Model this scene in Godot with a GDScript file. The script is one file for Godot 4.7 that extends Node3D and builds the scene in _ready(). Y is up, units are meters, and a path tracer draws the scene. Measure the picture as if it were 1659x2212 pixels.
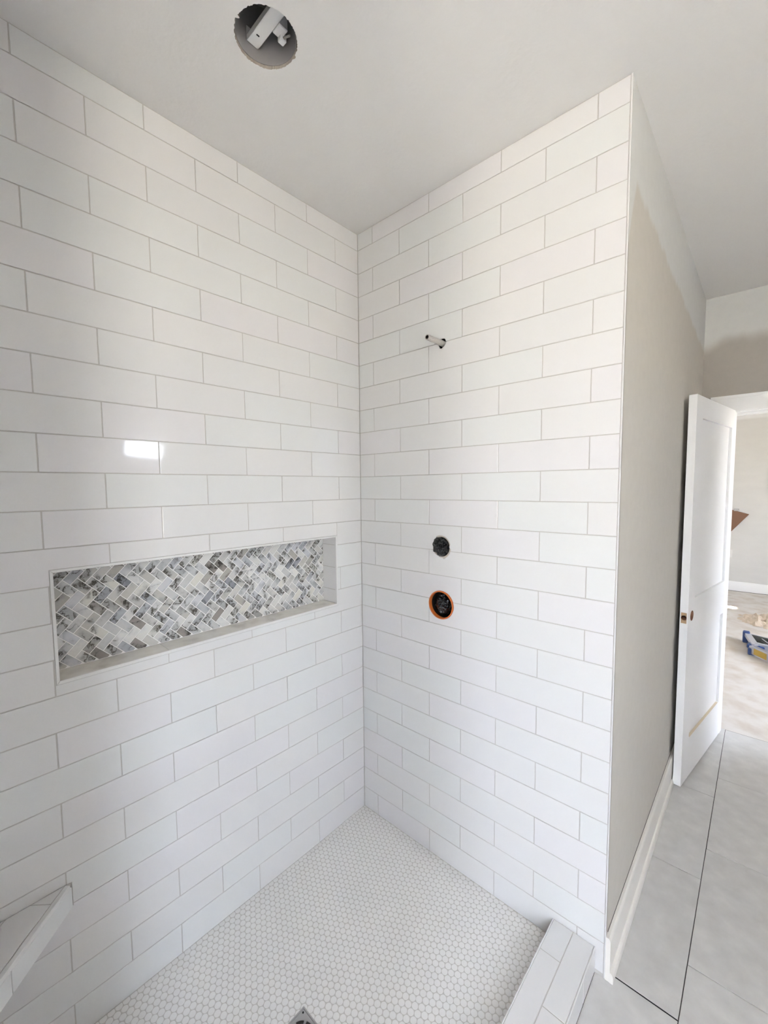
extends Node3D
# A half-finished tiled shower seen from the bathroom beside it. y is up, metres; the corner of the two tiled walls stands at x = 0, z = 0.

const F := -0.12        # bathroom floor
const C := 2.654        # ceiling
const P := 0.1032       # course height of the wall tiles
const TL := 0.3064      # tile length
const PROUD := 0.0016   # tiles stand proud of the grout

var M := {}
var cam: Camera3D
var rng := RandomNumberGenerator.new()

# ---------------------------------------------------------------- mesh builder
class MB:
	var v := PackedVector3Array()
	var n := PackedVector3Array()
	var uv := PackedVector2Array()
	var umap := []                      # [axis, u0, u1, y0, y1] planar uv
	var xf := Transform3D()
	func put(p: Vector3, nn: Vector3) -> void:
		v.push_back(xf * p)
		n.push_back((xf.basis * nn).normalized())
		if umap.size() == 5:
			uv.push_back(Vector2((p[umap[0]] - umap[1]) / (umap[2] - umap[1]), (umap[4] - p.y) / (umap[4] - umap[3])))
		else:
			uv.push_back(Vector2(p.x, p.y))
	func tri(a: Vector3, b: Vector3, c: Vector3) -> void:      # counter-clockwise seen from the front
		var nn := (b - a).cross(c - a)
		if nn.length() < 1e-14:
			return
		nn = nn.normalized()
		put(a, nn); put(c, nn); put(b, nn)
	func tri_n(a: Vector3, na: Vector3, b: Vector3, nb: Vector3, c: Vector3, nc: Vector3) -> void:
		put(a, na); put(c, nc); put(b, nb)
	func quad(a: Vector3, b: Vector3, c: Vector3, d: Vector3) -> void:
		tri(a, b, c); tri(a, c, d)
	func box(lo: Vector3, hi: Vector3, e := 0.0) -> void:
		if e <= 0.0:
			var p := []
			for i in 8:
				p.append(Vector3(hi.x if i & 1 else lo.x, hi.y if i & 2 else lo.y, hi.z if i & 4 else lo.z))
			quad(p[0], p[2], p[3], p[1]); quad(p[4], p[5], p[7], p[6])
			quad(p[0], p[1], p[5], p[4]); quad(p[2], p[6], p[7], p[3])
			quad(p[0], p[4], p[6], p[2]); quad(p[1], p[3], p[7], p[5])
			return
		# chamfered: every corner becomes three points
		var q := {}
		for i in 8:
			var s := Vector3(1 if i & 1 else -1, 1 if i & 2 else -1, 1 if i & 4 else -1)
			var k := Vector3(hi.x if i & 1 else lo.x, hi.y if i & 2 else lo.y, hi.z if i & 4 else lo.z)
			for ax in 3:
				var o := k - s * e
				o[ax] = k[ax]
				q[[i, ax]] = o
		var faces := [[0, 4, 6, 2, 0], [1, 3, 7, 5, 0], [0, 1, 5, 4, 1], [2, 6, 7, 3, 1], [0, 2, 3, 1, 2], [4, 5, 7, 6, 2]]
		for f in faces:
			quad(q[[f[0], f[4]]], q[[f[1], f[4]]], q[[f[2], f[4]]], q[[f[3], f[4]]])
		var mid := (lo + hi) / 2
		for ax in 3:
			var a1 := (ax + 1) % 3
			var a2 := (ax + 2) % 3
			for i in 8:
				if i & (1 << ax):
					continue
				var j: int = i | (1 << ax)
				out_quad(q[[i, a1]], q[[j, a1]], q[[j, a2]], q[[i, a2]], mid)
		for i in 8:
			out_tri(q[[i, 0]], q[[i, 1]], q[[i, 2]], mid)
	func out_tri(a: Vector3, b: Vector3, c: Vector3, mid: Vector3) -> void:
		if (b - a).cross(c - a).dot(a - mid) > 0: tri(a, b, c)
		else: tri(a, c, b)
	func out_quad(a: Vector3, b: Vector3, c: Vector3, d: Vector3, mid: Vector3) -> void:
		if (b - a).cross(c - a).dot((a + c) / 2 - mid) > 0: quad(a, b, c, d)
		else: quad(a, d, c, b)
	# a flat plate: polygon in x, y, from z = lo to z = hi; front edge rounded by e when the outline is convex
	func plate(poly: PackedVector2Array, lo: float, hi: float, e := 0.0) -> void:
		var a := 0.0
		var m := poly.size()
		for i in m:
			a += poly[i].cross(poly[(i + 1) % m])
		if a < 0:
			poly.reverse()
		var convex := true
		for i in m:
			if (poly[(i + 1) % m] - poly[i]).cross(poly[(i + 2) % m] - poly[(i + 1) % m]) < -1e-9:
				convex = false
		var rings := [[poly, lo]]
		if e > 0.0 and convex:
			rings.append([poly, hi - e])
			rings.append([inset(poly, e * 0.3), hi - e * 0.3])
			rings.append([inset(poly, e), hi])
		else:
			rings.append([poly, hi])
		for r in rings.size() - 1:
			var p0: PackedVector2Array = rings[r][0]
			var p1: PackedVector2Array = rings[r + 1][0]
			for i in m:
				var j := (i + 1) % m
				quad(Vector3(p0[i].x, p0[i].y, rings[r][1]), Vector3(p0[j].x, p0[j].y, rings[r][1]), Vector3(p1[j].x, p1[j].y, rings[r + 1][1]), Vector3(p1[i].x, p1[i].y, rings[r + 1][1]))
		var top: PackedVector2Array = rings[-1][0]
		var big := PackedVector2Array()
		for p in top:
			big.push_back(p * 1000.0)
		var idx := Geometry2D.triangulate_polygon(big)
		for t in idx.size() / 3:
			var A := top[idx[3 * t]]
			var B := top[idx[3 * t + 1]]
			var D := top[idx[3 * t + 2]]
			if (B - A).cross(D - A) < 0:
				var s := B; B = D; D = s
			tri(Vector3(A.x, A.y, hi), Vector3(B.x, B.y, hi), Vector3(D.x, D.y, hi))
			tri(Vector3(A.x, A.y, lo), Vector3(D.x, D.y, lo), Vector3(B.x, B.y, lo))
	static func inset(poly: PackedVector2Array, e: float) -> PackedVector2Array:
		var out := PackedVector2Array()
		var m := poly.size()
		for i in m:
			var d0 := (poly[i] - poly[(i + m - 1) % m]).normalized()
			var d1 := (poly[(i + 1) % m] - poly[i]).normalized()
			var n0 := Vector2(-d0.y, d0.x)
			var n1 := Vector2(-d1.y, d1.x)
			var b := n0 + n1
			out.push_back(poly[i] + b * (e / maxf(0.25, 1.0 + n0.dot(n1))))
		return out
	# profile of (radius, height) turned about the y axis, smooth
	func lathe(profile: PackedVector2Array, seg := 24, smooth := true) -> void:
		for k in profile.size() - 1:
			var a := profile[k]
			var b := profile[k + 1]
			var d := (b - a).normalized()
			var nr := Vector2(d.y, -d.x)
			for i in seg:
				var t0 := TAU * i / seg
				var t1 := TAU * (i + 1) / seg
				var e0 := Vector3(cos(t0), 0, -sin(t0))
				var e1 := Vector3(cos(t1), 0, -sin(t1))
				if not smooth:
					e0 = (e0 + e1).normalized()
				var n0 := Vector3(cos(t0) * nr.x, nr.y, -sin(t0) * nr.x)
				var n1 := Vector3(cos(t1) * nr.x, nr.y, -sin(t1) * nr.x)
				e0 = Vector3(cos(t0), 0, -sin(t0))
				var A := e0 * a.x + Vector3(0, a.y, 0)
				var B := e1 * a.x + Vector3(0, a.y, 0)
				var D := e1 * b.x + Vector3(0, b.y, 0)
				var G := e0 * b.x + Vector3(0, b.y, 0)
				tri_n(A, n0, B, n1, D, n1)
				tri_n(A, n0, D, n1, G, n0)
	func done() -> ArrayMesh:
		var arr := []
		arr.resize(Mesh.ARRAY_MAX)
		arr[Mesh.ARRAY_VERTEX] = v
		arr[Mesh.ARRAY_NORMAL] = n
		arr[Mesh.ARRAY_TEX_UV] = uv
		var am := ArrayMesh.new()
		am.add_surface_from_arrays(Mesh.PRIMITIVE_TRIANGLES, arr)
		return am

# ---------------------------------------------------------------- naming
var taken := {}
func numbered(called: String) -> String:
	taken[called] = taken.get(called, -1) + 1
	return called if taken[called] == 0 else "%s_%03d" % [called, taken[called]]

func tag(o: Node, label := "", category := "", group := "", kind := "") -> Node:
	if label: o.set_meta("label", label)
	if category: o.set_meta("category", category)
	if group: o.set_meta("group", group)
	if kind: o.set_meta("kind", kind)
	return o

func thing(called: String, label: String, category: String, at := Vector3.ZERO, turn := 0.0) -> Node3D:
	var o := Node3D.new()
	o.name = numbered(called)
	add_child(o)
	o.position = at
	o.rotation.y = turn
	tag(o, label, category)
	return o

func setting(called: String, label: String, category: String) -> Node3D:
	var o := thing(called, label, category)
	o.set_meta("kind", "structure")
	return o

func part(called: String, mesh: Mesh, m: Material, parent: Node, xf := Transform3D()) -> MeshInstance3D:
	var o := MeshInstance3D.new()
	if parent == self:
		o.name = numbered(called)
	else:                                                # names repeat among the parts of one thing: number them there
		var key := "%s/%s" % [parent.get_path(), called]
		taken[key] = taken.get(key, -1) + 1
		o.name = called if taken[key] == 0 else "%s_%03d" % [called, taken[key]]
	o.mesh = mesh
	o.material_override = m
	parent.add_child(o, true)
	o.transform = xf
	return o

func boxes(list: Array, e := 0.0) -> ArrayMesh:
	var b := MB.new()
	for k in list:
		b.box(k[0], k[1], e)
	return b.done()

func V(x: float, y: float, z: float) -> Vector3:
	return Vector3(x, y, z)

# ---------------------------------------------------------------- materials
func mat(r: float, g: float, b: float, rough := 0.6, metal := 0.0) -> StandardMaterial3D:   # sRGB colour
	var m := StandardMaterial3D.new()
	m.albedo_color = Color(r, g, b)
	m.roughness = rough
	m.metallic = metal
	return m

func noise(freq: float, seed_: int, octaves := 3) -> FastNoiseLite:
	var f := FastNoiseLite.new()
	f.noise_type = FastNoiseLite.TYPE_SIMPLEX_SMOOTH
	f.frequency = freq
	f.seed = seed_
	f.fractal_octaves = octaves
	return f

func noise_tex(freq: float, seed_: int, colors: Array, size := 512, octaves := 4) -> NoiseTexture2D:
	var t := NoiseTexture2D.new()
	t.width = size
	t.height = size
	t.seamless = true
	t.noise = noise(freq, seed_, octaves)
	var g := Gradient.new()
	var off := PackedFloat32Array()
	var col := PackedColorArray()
	for c in colors:
		off.push_back(c[0])
		col.push_back(c[1])
	g.offsets = off
	g.colors = col
	t.color_ramp = g
	return t

func bumps(m: StandardMaterial3D, freq: float, seed_: int, scale: float, strength: float, normal := 1.0) -> void:
	var t := NoiseTexture2D.new()
	t.width = 512
	t.height = 512
	t.seamless = true
	t.as_normal_map = true
	t.bump_strength = strength
	t.noise = noise(freq, seed_, 3)
	m.normal_enabled = true
	m.normal_texture = t
	m.normal_scale = normal
	m.uv1_triplanar = true
	m.uv1_world_triplanar = true
	m.uv1_scale = Vector3.ONE * scale

func tri_albedo(m: StandardMaterial3D, t: Texture2D, scale: float) -> void:
	m.albedo_texture = t
	m.uv1_triplanar = true
	m.uv1_world_triplanar = true
	m.uv1_scale = Vector3.ONE * scale

# beige wall paint that gives way, with a wavering sprayed edge, to the ceiling's white
func paint_image(w: int, h: int, beige: Color, white: Color, edge: Callable) -> ImageTexture:
	var im := Image.create(w, h, false, Image.FORMAT_RGB8)
	var nz := noise(0.02, 11, 4)
	for y in h:
		for x in w:
			var k: float = edge.call(float(x) / w, float(y) / h)
			k = clampf(k + 0.10 * nz.get_noise_2d(x, y) * (1.0 if k > -0.5 and k < 1.5 else 0.0), 0.0, 1.0)
			k = k * k * (3 - 2 * k)
			var c := white.lerp(beige, k)
			var g := 1.0 + 0.012 * nz.get_noise_2d(x * 3.0, y * 3.0)
			im.set_pixel(x, y, Color(c.r * g, c.g * g, c.b * g))
	return ImageTexture.create_from_image(im)

func marble_image(seed_: int) -> ImageTexture:
	var s := 384
	var im := Image.create(s, s, false, Image.FORMAT_RGB8)
	var a := noise(0.012, seed_, 4)
	var b := noise(0.02, seed_ + 5, 4)
	var c := noise(0.007, seed_ + 9, 3)
	for y in s:
		for x in s:
			var qx := x + 26.0 * b.get_noise_2d(x, y)
			var qy := y + 26.0 * b.get_noise_2d(x + 300, y)
			var vein := pow(1.0 - minf(1.0, absf(a.get_noise_2d(qx, qy)) * 3.4), 2.4)
			var cloud := 0.5 + 0.5 * c.get_noise_2d(x, y + 900)
			var fine := pow(1.0 - minf(1.0, absf(b.get_noise_2d(qy * 0.7 + 500, qx * 0.7)) * 5.0), 3.0)
			vein *= smoothstep(0.42, 0.62, cloud)
			var l := 0.95 - 0.14 * smoothstep(0.35, 0.7, cloud) - 0.60 * vein - 0.10 * fine * cloud
			var warm := 0.012 * smoothstep(0.45, 0.3, cloud) + 0.03 * vein
			im.set_pixel(x, y, Color(clampf(l + warm, 0, 1), clampf(l + warm * 0.5, 0, 1), clampf(l - warm * 0.6, 0, 1)))
	return ImageTexture.create_from_image(im)

func make_materials() -> void:
	M.tile = []
	for k in 4:
		var t := mat(0.868 + 0.005 * (k % 2), 0.865 + 0.005 * (k % 3) * 0.5, 0.856 + 0.004 * k * 0.5, 0.06)
		bumps(t, 0.006, 3 + k, 1.6, 1.0, 0.04)
		M.tile.append(t)
	M.grout = mat(0.75, 0.735, 0.71, 0.85)
	M.trim = mat(0.875, 0.872, 0.86, 0.25)
	M.white_paint = mat(0.94, 0.94, 0.935, 0.38)
	M.base_paint = mat(0.925, 0.91, 0.88, 0.42)
	M.ceiling = mat(0.91, 0.904, 0.89, 0.9)
	bumps(M.ceiling, 0.05, 21, 1.5, 2.0, 0.16)
	M.gypsum = mat(0.72, 0.69, 0.64, 0.95)
	M.beige = mat(0.775, 0.755, 0.715, 0.75)
	bumps(M.beige, 0.05, 22, 2.0, 3.0, 0.3)
	M.bed_beige = mat(0.86, 0.845, 0.82, 0.8)
	M.room = mat(0.86, 0.85, 0.83, 0.8)
	M.floor_tile = []
	var stone := noise_tex(0.012, 31, [[0.0, Color(0.80, 0.795, 0.785)], [0.35, Color(0.825, 0.82, 0.81)], [0.6, Color(0.84, 0.835, 0.825)], [1.0, Color(0.875, 0.87, 0.86)]], 1024, 6)
	for k in 3:
		var t := mat(0.98 - 0.012 * k, 0.978 - 0.012 * k, 0.972 - 0.012 * k, 0.42)
		tri_albedo(t, stone, 0.8)
		t.uv1_offset = Vector3(0.31 * k, 0.17 * k, 0.43 * k)
		M.floor_tile.append(t)
	M.joint = mat(0.30, 0.285, 0.27, 0.95)
	M.penny = mat(0.905, 0.898, 0.882, 0.38)
	M.penny_grout = mat(0.79, 0.775, 0.75, 0.9)
	M.sill = mat(0.96, 0.95, 0.925, 0.2)
	tri_albedo(M.sill, noise_tex(0.01, 41, [[0.0, Color(0.86, 0.85, 0.83)], [0.5, Color(0.96, 0.955, 0.94)], [1.0, Color(1, 1, 0.99)]], 512), 1.7)
	M.mosaic_grout = mat(0.95, 0.945, 0.93, 0.8)
	M.marble = []
	var pics := [marble_image(51), marble_image(73)]
	var tints := [[0.88, 0.88, 0.87], [0.85, 0.852, 0.85], [0.82, 0.825, 0.825], [0.835, 0.83, 0.815], [0.89, 0.885, 0.855], [0.76, 0.77, 0.785], [0.79, 0.785, 0.765], [0.64, 0.65, 0.67], [0.73, 0.715, 0.685], [0.92, 0.92, 0.91], [0.84, 0.845, 0.86], [0.62, 0.60, 0.575]]
	for k in tints.size():
		var t := mat(tints[k][0], tints[k][1], tints[k][2], 0.22)
		tri_albedo(t, pics[k % 2], 4.2)
		t.uv1_offset = Vector3(0.37 * k, 0.23 * k, 0.61 * k)
		M.marble.append(t)
	M.steel = mat(0.70, 0.69, 0.68, 0.28, 0.9)
	M.dark = mat(0.05, 0.048, 0.047, 0.6)
	M.black_plastic = mat(0.05, 0.05, 0.06, 0.2)
	M.black_plastic.metallic_specular = 0.55
	M.orange = mat(0.80, 0.43, 0.20, 0.45)
	M.ivory = mat(0.74, 0.71, 0.66, 0.7)
	M.pipe = mat(0.9, 0.9, 0.9, 0.7)
	tri_albedo(M.pipe, noise_tex(0.05, 61, [[0.0, Color(0.45, 0.40, 0.35)], [0.2, Color(0.55, 0.5, 0.45)], [0.3, Color(0.80, 0.785, 0.75)], [1.0, Color(0.84, 0.82, 0.79)]], 512), 9.0)
	M.can = mat(0.62, 0.61, 0.60, 0.45, 0.0)
	M.bright = mat(0.96, 0.96, 0.95, 0.4)
	M.wood = mat(0.76, 0.64, 0.50, 0.8)
	M.bare = mat(0.86, 0.80, 0.70, 0.7)
	M.wood_dark = mat(0.55, 0.40, 0.31, 0.8)
	M.brown = mat(0.50, 0.37, 0.285, 0.6)
	M.concrete = mat(0.95, 0.95, 0.95, 0.8)
	tri_albedo(M.concrete, noise_tex(0.01, 81, [[0.0, Color(0.82, 0.775, 0.725)], [0.35, Color(0.86, 0.83, 0.79)], [0.6, Color(0.89, 0.87, 0.84)], [1.0, Color(0.91, 0.895, 0.875)]], 1024, 6), 0.45)
	M.alu = mat(0.78, 0.79, 0.82, 0.35, 0.6)
	M.blue = mat(0.22, 0.32, 0.52, 0.5)
	M.yellow = mat(0.78, 0.66, 0.30, 0.5)
	M.olive = mat(0.33, 0.34, 0.31, 0.6)
	M.paper = mat(0.84, 0.78, 0.70, 0.9)
	M.glass = StandardMaterial3D.new()
	M.glass.albedo_color = Color(1, 1, 1, 0.04)
	M.glass.transparency = BaseMaterial3D.TRANSPARENCY_ALPHA
	M.glass.roughness = 0.02

# ---------------------------------------------------------------- tiled walls
func rect(x0: float, y0: float, x1: float, y1: float) -> PackedVector2Array:
	return PackedVector2Array([Vector2(x0, y0), Vector2(x1, y0), Vector2(x1, y1), Vector2(x0, y1)])

func round_hole(c: Vector2, r: float, wobble: Array, seg := 36) -> PackedVector2Array:
	var out := PackedVector2Array()
	for i in seg:
		var t := TAU * i / seg
		var k := r
		for w in wobble:                                   # [angle, half width, extra radius]
			if absf(angle_difference(t, w[0])) < w[1]:
				k += w[2]
		out.push_back(c + Vector2(cos(t), sin(t)) * k)
	return out

func area(p: PackedVector2Array) -> float:
	var a := 0.0
	for i in p.size():
		a += p[i].cross(p[(i + 1) % p.size()])
	return absf(a) / 2

# one course after another; joints_odd / joints_even along u; cuts are removed from the tiles
func lay_wall(wall: Node3D, u_end: float, first_odd: float, first_even: float, cuts: Array, to_world: Callable, flip: float, special := {}) -> void:
	var shared := {}
	for r in 27:
		var y1 := C - 0.001 if r == 0 else (26 - r) * P
		var y0 := (25 - r) * P if r < 26 else F + 0.012
		var us := [0.0]
		var u := first_odd if r % 2 else first_even
		while u < u_end - 0.01:
			us.append(special.get([r, us.size()], u))
			u += TL
		us.append(u_end)
		for i in us.size() - 1:
			var g := 0.0013
			var p := rect(us[i] + g, y0 + g, us[i + 1] - g, y1 - g)
			var pieces := [p]
			for c in cuts:
				var next := []
				for q in pieces:
					if Geometry2D.intersect_polygons(q, c).is_empty():
						next.append(q)
					else:
						for z in Geometry2D.clip_polygons(q, c):
							if not Geometry2D.is_polygon_clockwise(z):
								next.append(z)
				pieces = next
			for q in pieces:
				if area(q) < 0.0007:
					continue
				var lo := Vector2(1e9, 1e9)
				var hi := -lo
				for k in q:
					lo = lo.min(k)
					hi = hi.max(k)
				var mid := (lo + hi) / 2
				var key := str(snapped(hi.x - lo.x, 0.0001)) + "/" + str(snapped(hi.y - lo.y, 0.0001))
				var mesh: ArrayMesh
				if q.size() == 4 and shared.has(key):
					mesh = shared[key]
				else:
					var b := MB.new()
					var loc := PackedVector2Array()
					for k in q:
						loc.push_back(Vector2((k.x - mid.x) * flip, k.y - mid.y))
					b.plate(loc, -0.006, 0.0, 0.0011)
					mesh = b.done()
					if q.size() == 4:
						shared[key] = mesh
				var xf: Transform3D = to_world.call(mid)
				xf.basis = xf.basis * Basis.from_euler(Vector3(rng.randfn(0, 0.0011), rng.randfn(0, 0.0008), 0))
				xf.origin += xf.basis.z * rng.randf_range(-0.0003, 0.0002)
				part("tile", mesh, M.tile[rng.randi() % 4], wall, xf)

func left_xf(p: Vector2) -> Transform3D:                   # u runs towards the viewer: z = u
	return Transform3D(Basis(V(0, 0, -1), V(0, 1, 0), V(1, 0, 0)), V(0, p.y, p.x))

func right_xf(p: Vector2) -> Transform3D:
	return Transform3D(Basis(), V(p.x, p.y, 0))

const NZ0 := 0.155
const NZ1 := 1.203
const NY0 := 0.960
const NY1 := 1.2828
const VALVE := Vector2(0.4593, 1.0125)
const DIVERTER := Vector2(0.4575, 1.2535)
const STUB := Vector2(0.4615, 2.0622)

func build_tiled_walls() -> void:
	var wl := setting("wall_left", "left shower wall of glossy white subway tiles around the marble niche", "wall")
	var d := -0.0016
	part("backing", boxes([
		[V(-0.2, F - 0.1, -0.12), V(d, NY0 + 0.009, 1.55)], [V(-0.2, NY1 - 0.009, -0.12), V(d, C, 1.55)],
		[V(-0.2, NY0 + 0.009, -0.12), V(d, NY1 - 0.009, NZ0 + 0.009)], [V(-0.2, NY0 + 0.009, NZ1 - 0.009), V(d, NY1 - 0.009, 1.55)],
		[V(-0.2, NY0 + 0.009, NZ0 + 0.009), V(-0.106, NY1 - 0.009, NZ1 - 0.009)]]), M.grout, wl)
	var bench := PackedVector2Array([Vector2(1.198, 0.303), Vector2(1.6, 0.303), Vector2(1.6, 0.375), Vector2(1.198, 0.375)])
	lay_wall(wl, 1.549, 0.138, 0.2917, [rect(NZ0 - 0.0008, NY0 - 0.0008, NZ1 + 0.0008, NY1 + 0.0008), bench], left_xf, -1.0, {[13, 1]: NZ0, [14, 4]: 1.205, [16, 4]: 1.206})

	var wr := setting("wall_right", "right shower wall of glossy white subway tiles with the plumbing holes", "wall")
	var csg := CSGCombiner3D.new()
	csg.name = "backing"
	wr.add_child(csg)
	var body := CSGBox3D.new()
	body.name = "board"
	body.size = V(0.98 + 0.0, C - F + 0.1, 0.1184)
	body.position = V(0.49, (C + F - 0.1) / 2, -0.0016 - 0.0592)
	body.material = M.grout
	csg.add_child(body)
	for h in [[STUB, 0.021, 0.05], [DIVERTER, 0.048, 0.09], [VALVE, 0.060, 0.09]]:
		var c := CSGCylinder3D.new()
		c.name = "bore"
		c.radius = h[1]
		c.height = 2.0 * h[2]
		c.sides = 40
		c.operation = CSGShape3D.OPERATION_SUBTRACTION
		c.rotation.x = PI / 2
		c.position = V(h[0].x, h[0].y, 0)
		c.material = M.dark
		csg.add_child(c, true)
	part("backing_strip", boxes([[V(0.98, F - 0.1, -0.12), V(1.0985, C, -0.0016)]]), M.grout, wr)
	var holes := [round_hole(STUB, 0.0175, [[-1.9, 0.5, 0.003], [0.7, 0.5, 0.002]]),
		round_hole(DIVERTER, 0.0410, [[1.2, 0.95, 0.0062], [-0.75, 0.62, 0.0075], [-1.45, 0.3, 0.003]], 48), round_hole(VALVE, 0.0595, [[0.4, 0.7, 0.0012]])]
	lay_wall(wr, 1.0962, 0.247, 0.0925, holes, right_xf, 1.0)
	part("edge_trim", boxes([[V(1.0968, F + 0.002, -0.006), V(1.1012, C - 0.0005, 0.0016)]], 0.0012), M.trim, wr)

	# ------- niche
	var ni := thing("shower_niche", "long white-framed recess with grey marble herringbone back in the left tiled wall", "niche", V(0, 0, 0))
	var iz0 := NZ0 + 0.0095
	var iz1 := NZ1 - 0.0085
	var iy0 := NY0 + 0.0105
	var iy1 := NY1 - 0.0085
	var dep := -0.0905
	# lining tiles: sill, top and the two cheeks
	for s in [[iz0, 0.5], [0.5, 0.90], [0.90, iz1]]:
		part("sill_tile", boxes([[V(dep + 0.001, iy0 - 0.009, s[0] + 0.0008), V(-0.0005, iy0, s[1] - 0.0008)]], 0.0008), M.sill, ni)
	for s in [[iz0, 0.45], [0.45, 0.76], [0.76, 1.06], [1.06, iz1]]:
		part("head_tile", boxes([[V(dep + 0.001, iy1, s[0] + 0.0008), V(-0.0005, iy1 + 0.008, s[1] - 0.0008)]], 0.0008), M.tile[0], ni)
	for s in [[iy0, 1.032], [1.032, 1.1352], [1.1352, 1.2384], [1.2384, iy1]]:
		part("cheek_tile", boxes([[V(dep + 0.001, s[0] + 0.0012, iz0 - 0.009), V(-0.0005, s[1] - 0.0012, iz0)]], 0.0008), M.tile[1], ni)
		part("cheek_tile", boxes([[V(dep + 0.001, s[0] + 0.0012, iz1), V(-0.0005, s[1] - 0.0012, iz1 + 0.008)]], 0.0008), M.tile[2], ni)
	part("mosaic_backing", boxes([[V(dep - 0.012, iy0 - 0.009, iz0 - 0.009), V(dep - 0.0006, iy1 + 0.008, iz1 + 0.008)]]), M.mosaic_grout, ni)
	part("lining_grout", boxes([[V(dep, iy0 + 0.0, iz0 - 0.0095), V(-0.003, iy1, iz0 - 0.0015)], [V(dep, iy0, iz1 + 0.0015), V(-0.003, iy1, iz1 + 0.0085)], [V(dep, iy0 - 0.0095, iz0), V(-0.003, iy0 - 0.0015, iz1)]]), M.grout, ni)
	# mitred frame
	var o := rect(NZ0 + 0.0002, NY0 + 0.0002, NZ1 - 0.0002, NY1 - 0.0002)
	var q := rect(iz0, iy0, iz1, iy1)
	for i in 4:
		var j := (i + 1) % 4
		var b := MB.new()
		b.xf = Transform3D(Basis(V(0, 0, 1), V(0, 1, 0), V(-1, 0, 0)), Vector3.ZERO)
		b.xf = Transform3D(Basis(V(0, 0, -1), V(0, 1, 0), V(1, 0, 0)), Vector3.ZERO)
		var pl := PackedVector2Array([Vector2(-o[i].x, o[i].y), Vector2(-o[j].x, o[j].y), Vector2(-q[j].x, q[j].y), Vector2(-q[i].x, q[i].y)])
		b.plate(MB.inset(ccw(pl), 0.0002), -0.008, 0.0016, 0.001)
		part("frame", b.done(), M.trim, ni)
	# herringbone of one-by-two pieces at 45 degrees, trimmed by the opening
	var w := 0.0262
	var ex := Vector2(1, -1) / sqrt(2.0)
	var ey := Vector2(1, 1) / sqrt(2.0)
	var o0 := Vector2(-1.1775, 1.2169)
	var win := rect(-iz1 + 0.0006, iy0 + 0.0006, -iz0 - 0.0006, iy1 - 0.0006)
	var mr := RandomNumberGenerator.new()
	mr.seed = 77
	var cache := {}
	for i in range(-40, 60):
		for k in range(-30, 30):
			for kind in 2:
				var base := o0 + (ex * (i + 2 * k) + ey * (i - 2 * k)) * w
				var g := 0.00105
				var p: PackedVector2Array
				if kind == 0:
					p = rect(g, g, 2 * w - g, w - g)
				else:
					p = rect(2 * w + g, -w + g, 3 * w - g, w - g)
				var pw := PackedVector2Array()
				var cc := Vector2.ZERO
				for t in p:
					pw.push_back(base + ex * t.x + ey * t.y)
					cc += pw[-1] / 4
				if cc.x < win[0].x - 0.04 or cc.x > win[1].x + 0.04 or cc.y < iy0 - 0.04 or cc.y > iy1 + 0.04:
					continue
				var cl := Geometry2D.intersect_polygons(pw, win)
				if cl.is_empty() or area(cl[0]) < 0.00002:
					continue
				var loc := PackedVector2Array()
				for t in cl[0]:
					loc.push_back(t - cc)
				var whole := area(cl[0]) > 0.98 * area(pw)
				var mesh: ArrayMesh
				if whole and cache.has(kind):
					mesh = cache[kind]
				else:
					var b := MB.new()
					b.plate(ccw(loc), -0.004, 0.0, 0.0003)
					mesh = b.done()
					if whole:
						cache[kind] = mesh
				var x := Transform3D(Basis(V(0, 0, -1), V(0, 1, 0), V(1, 0, 0)), V(dep + mr.randf_range(-0.0003, 0.0002), cc.y, -cc.x))
				var pick := mr.randf()
				var mi: int = mr.randi_range(0, 3) if pick < 0.42 else ([4, 9, 10, 6][mr.randi() % 4] if pick < 0.76 else ([5, 8, 2, 6][mr.randi() % 4] if pick < 0.94 else [7, 11][mr.randi() % 2]))
				part("mosaic_tile", mesh, M.marble[mi], ni, x)

func ccw(p: PackedVector2Array) -> PackedVector2Array:
	var a := 0.0
	for i in p.size():
		a += p[i].cross(p[(i + 1) % p.size()])
	if a < 0:
		p.reverse()
	return p

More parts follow.
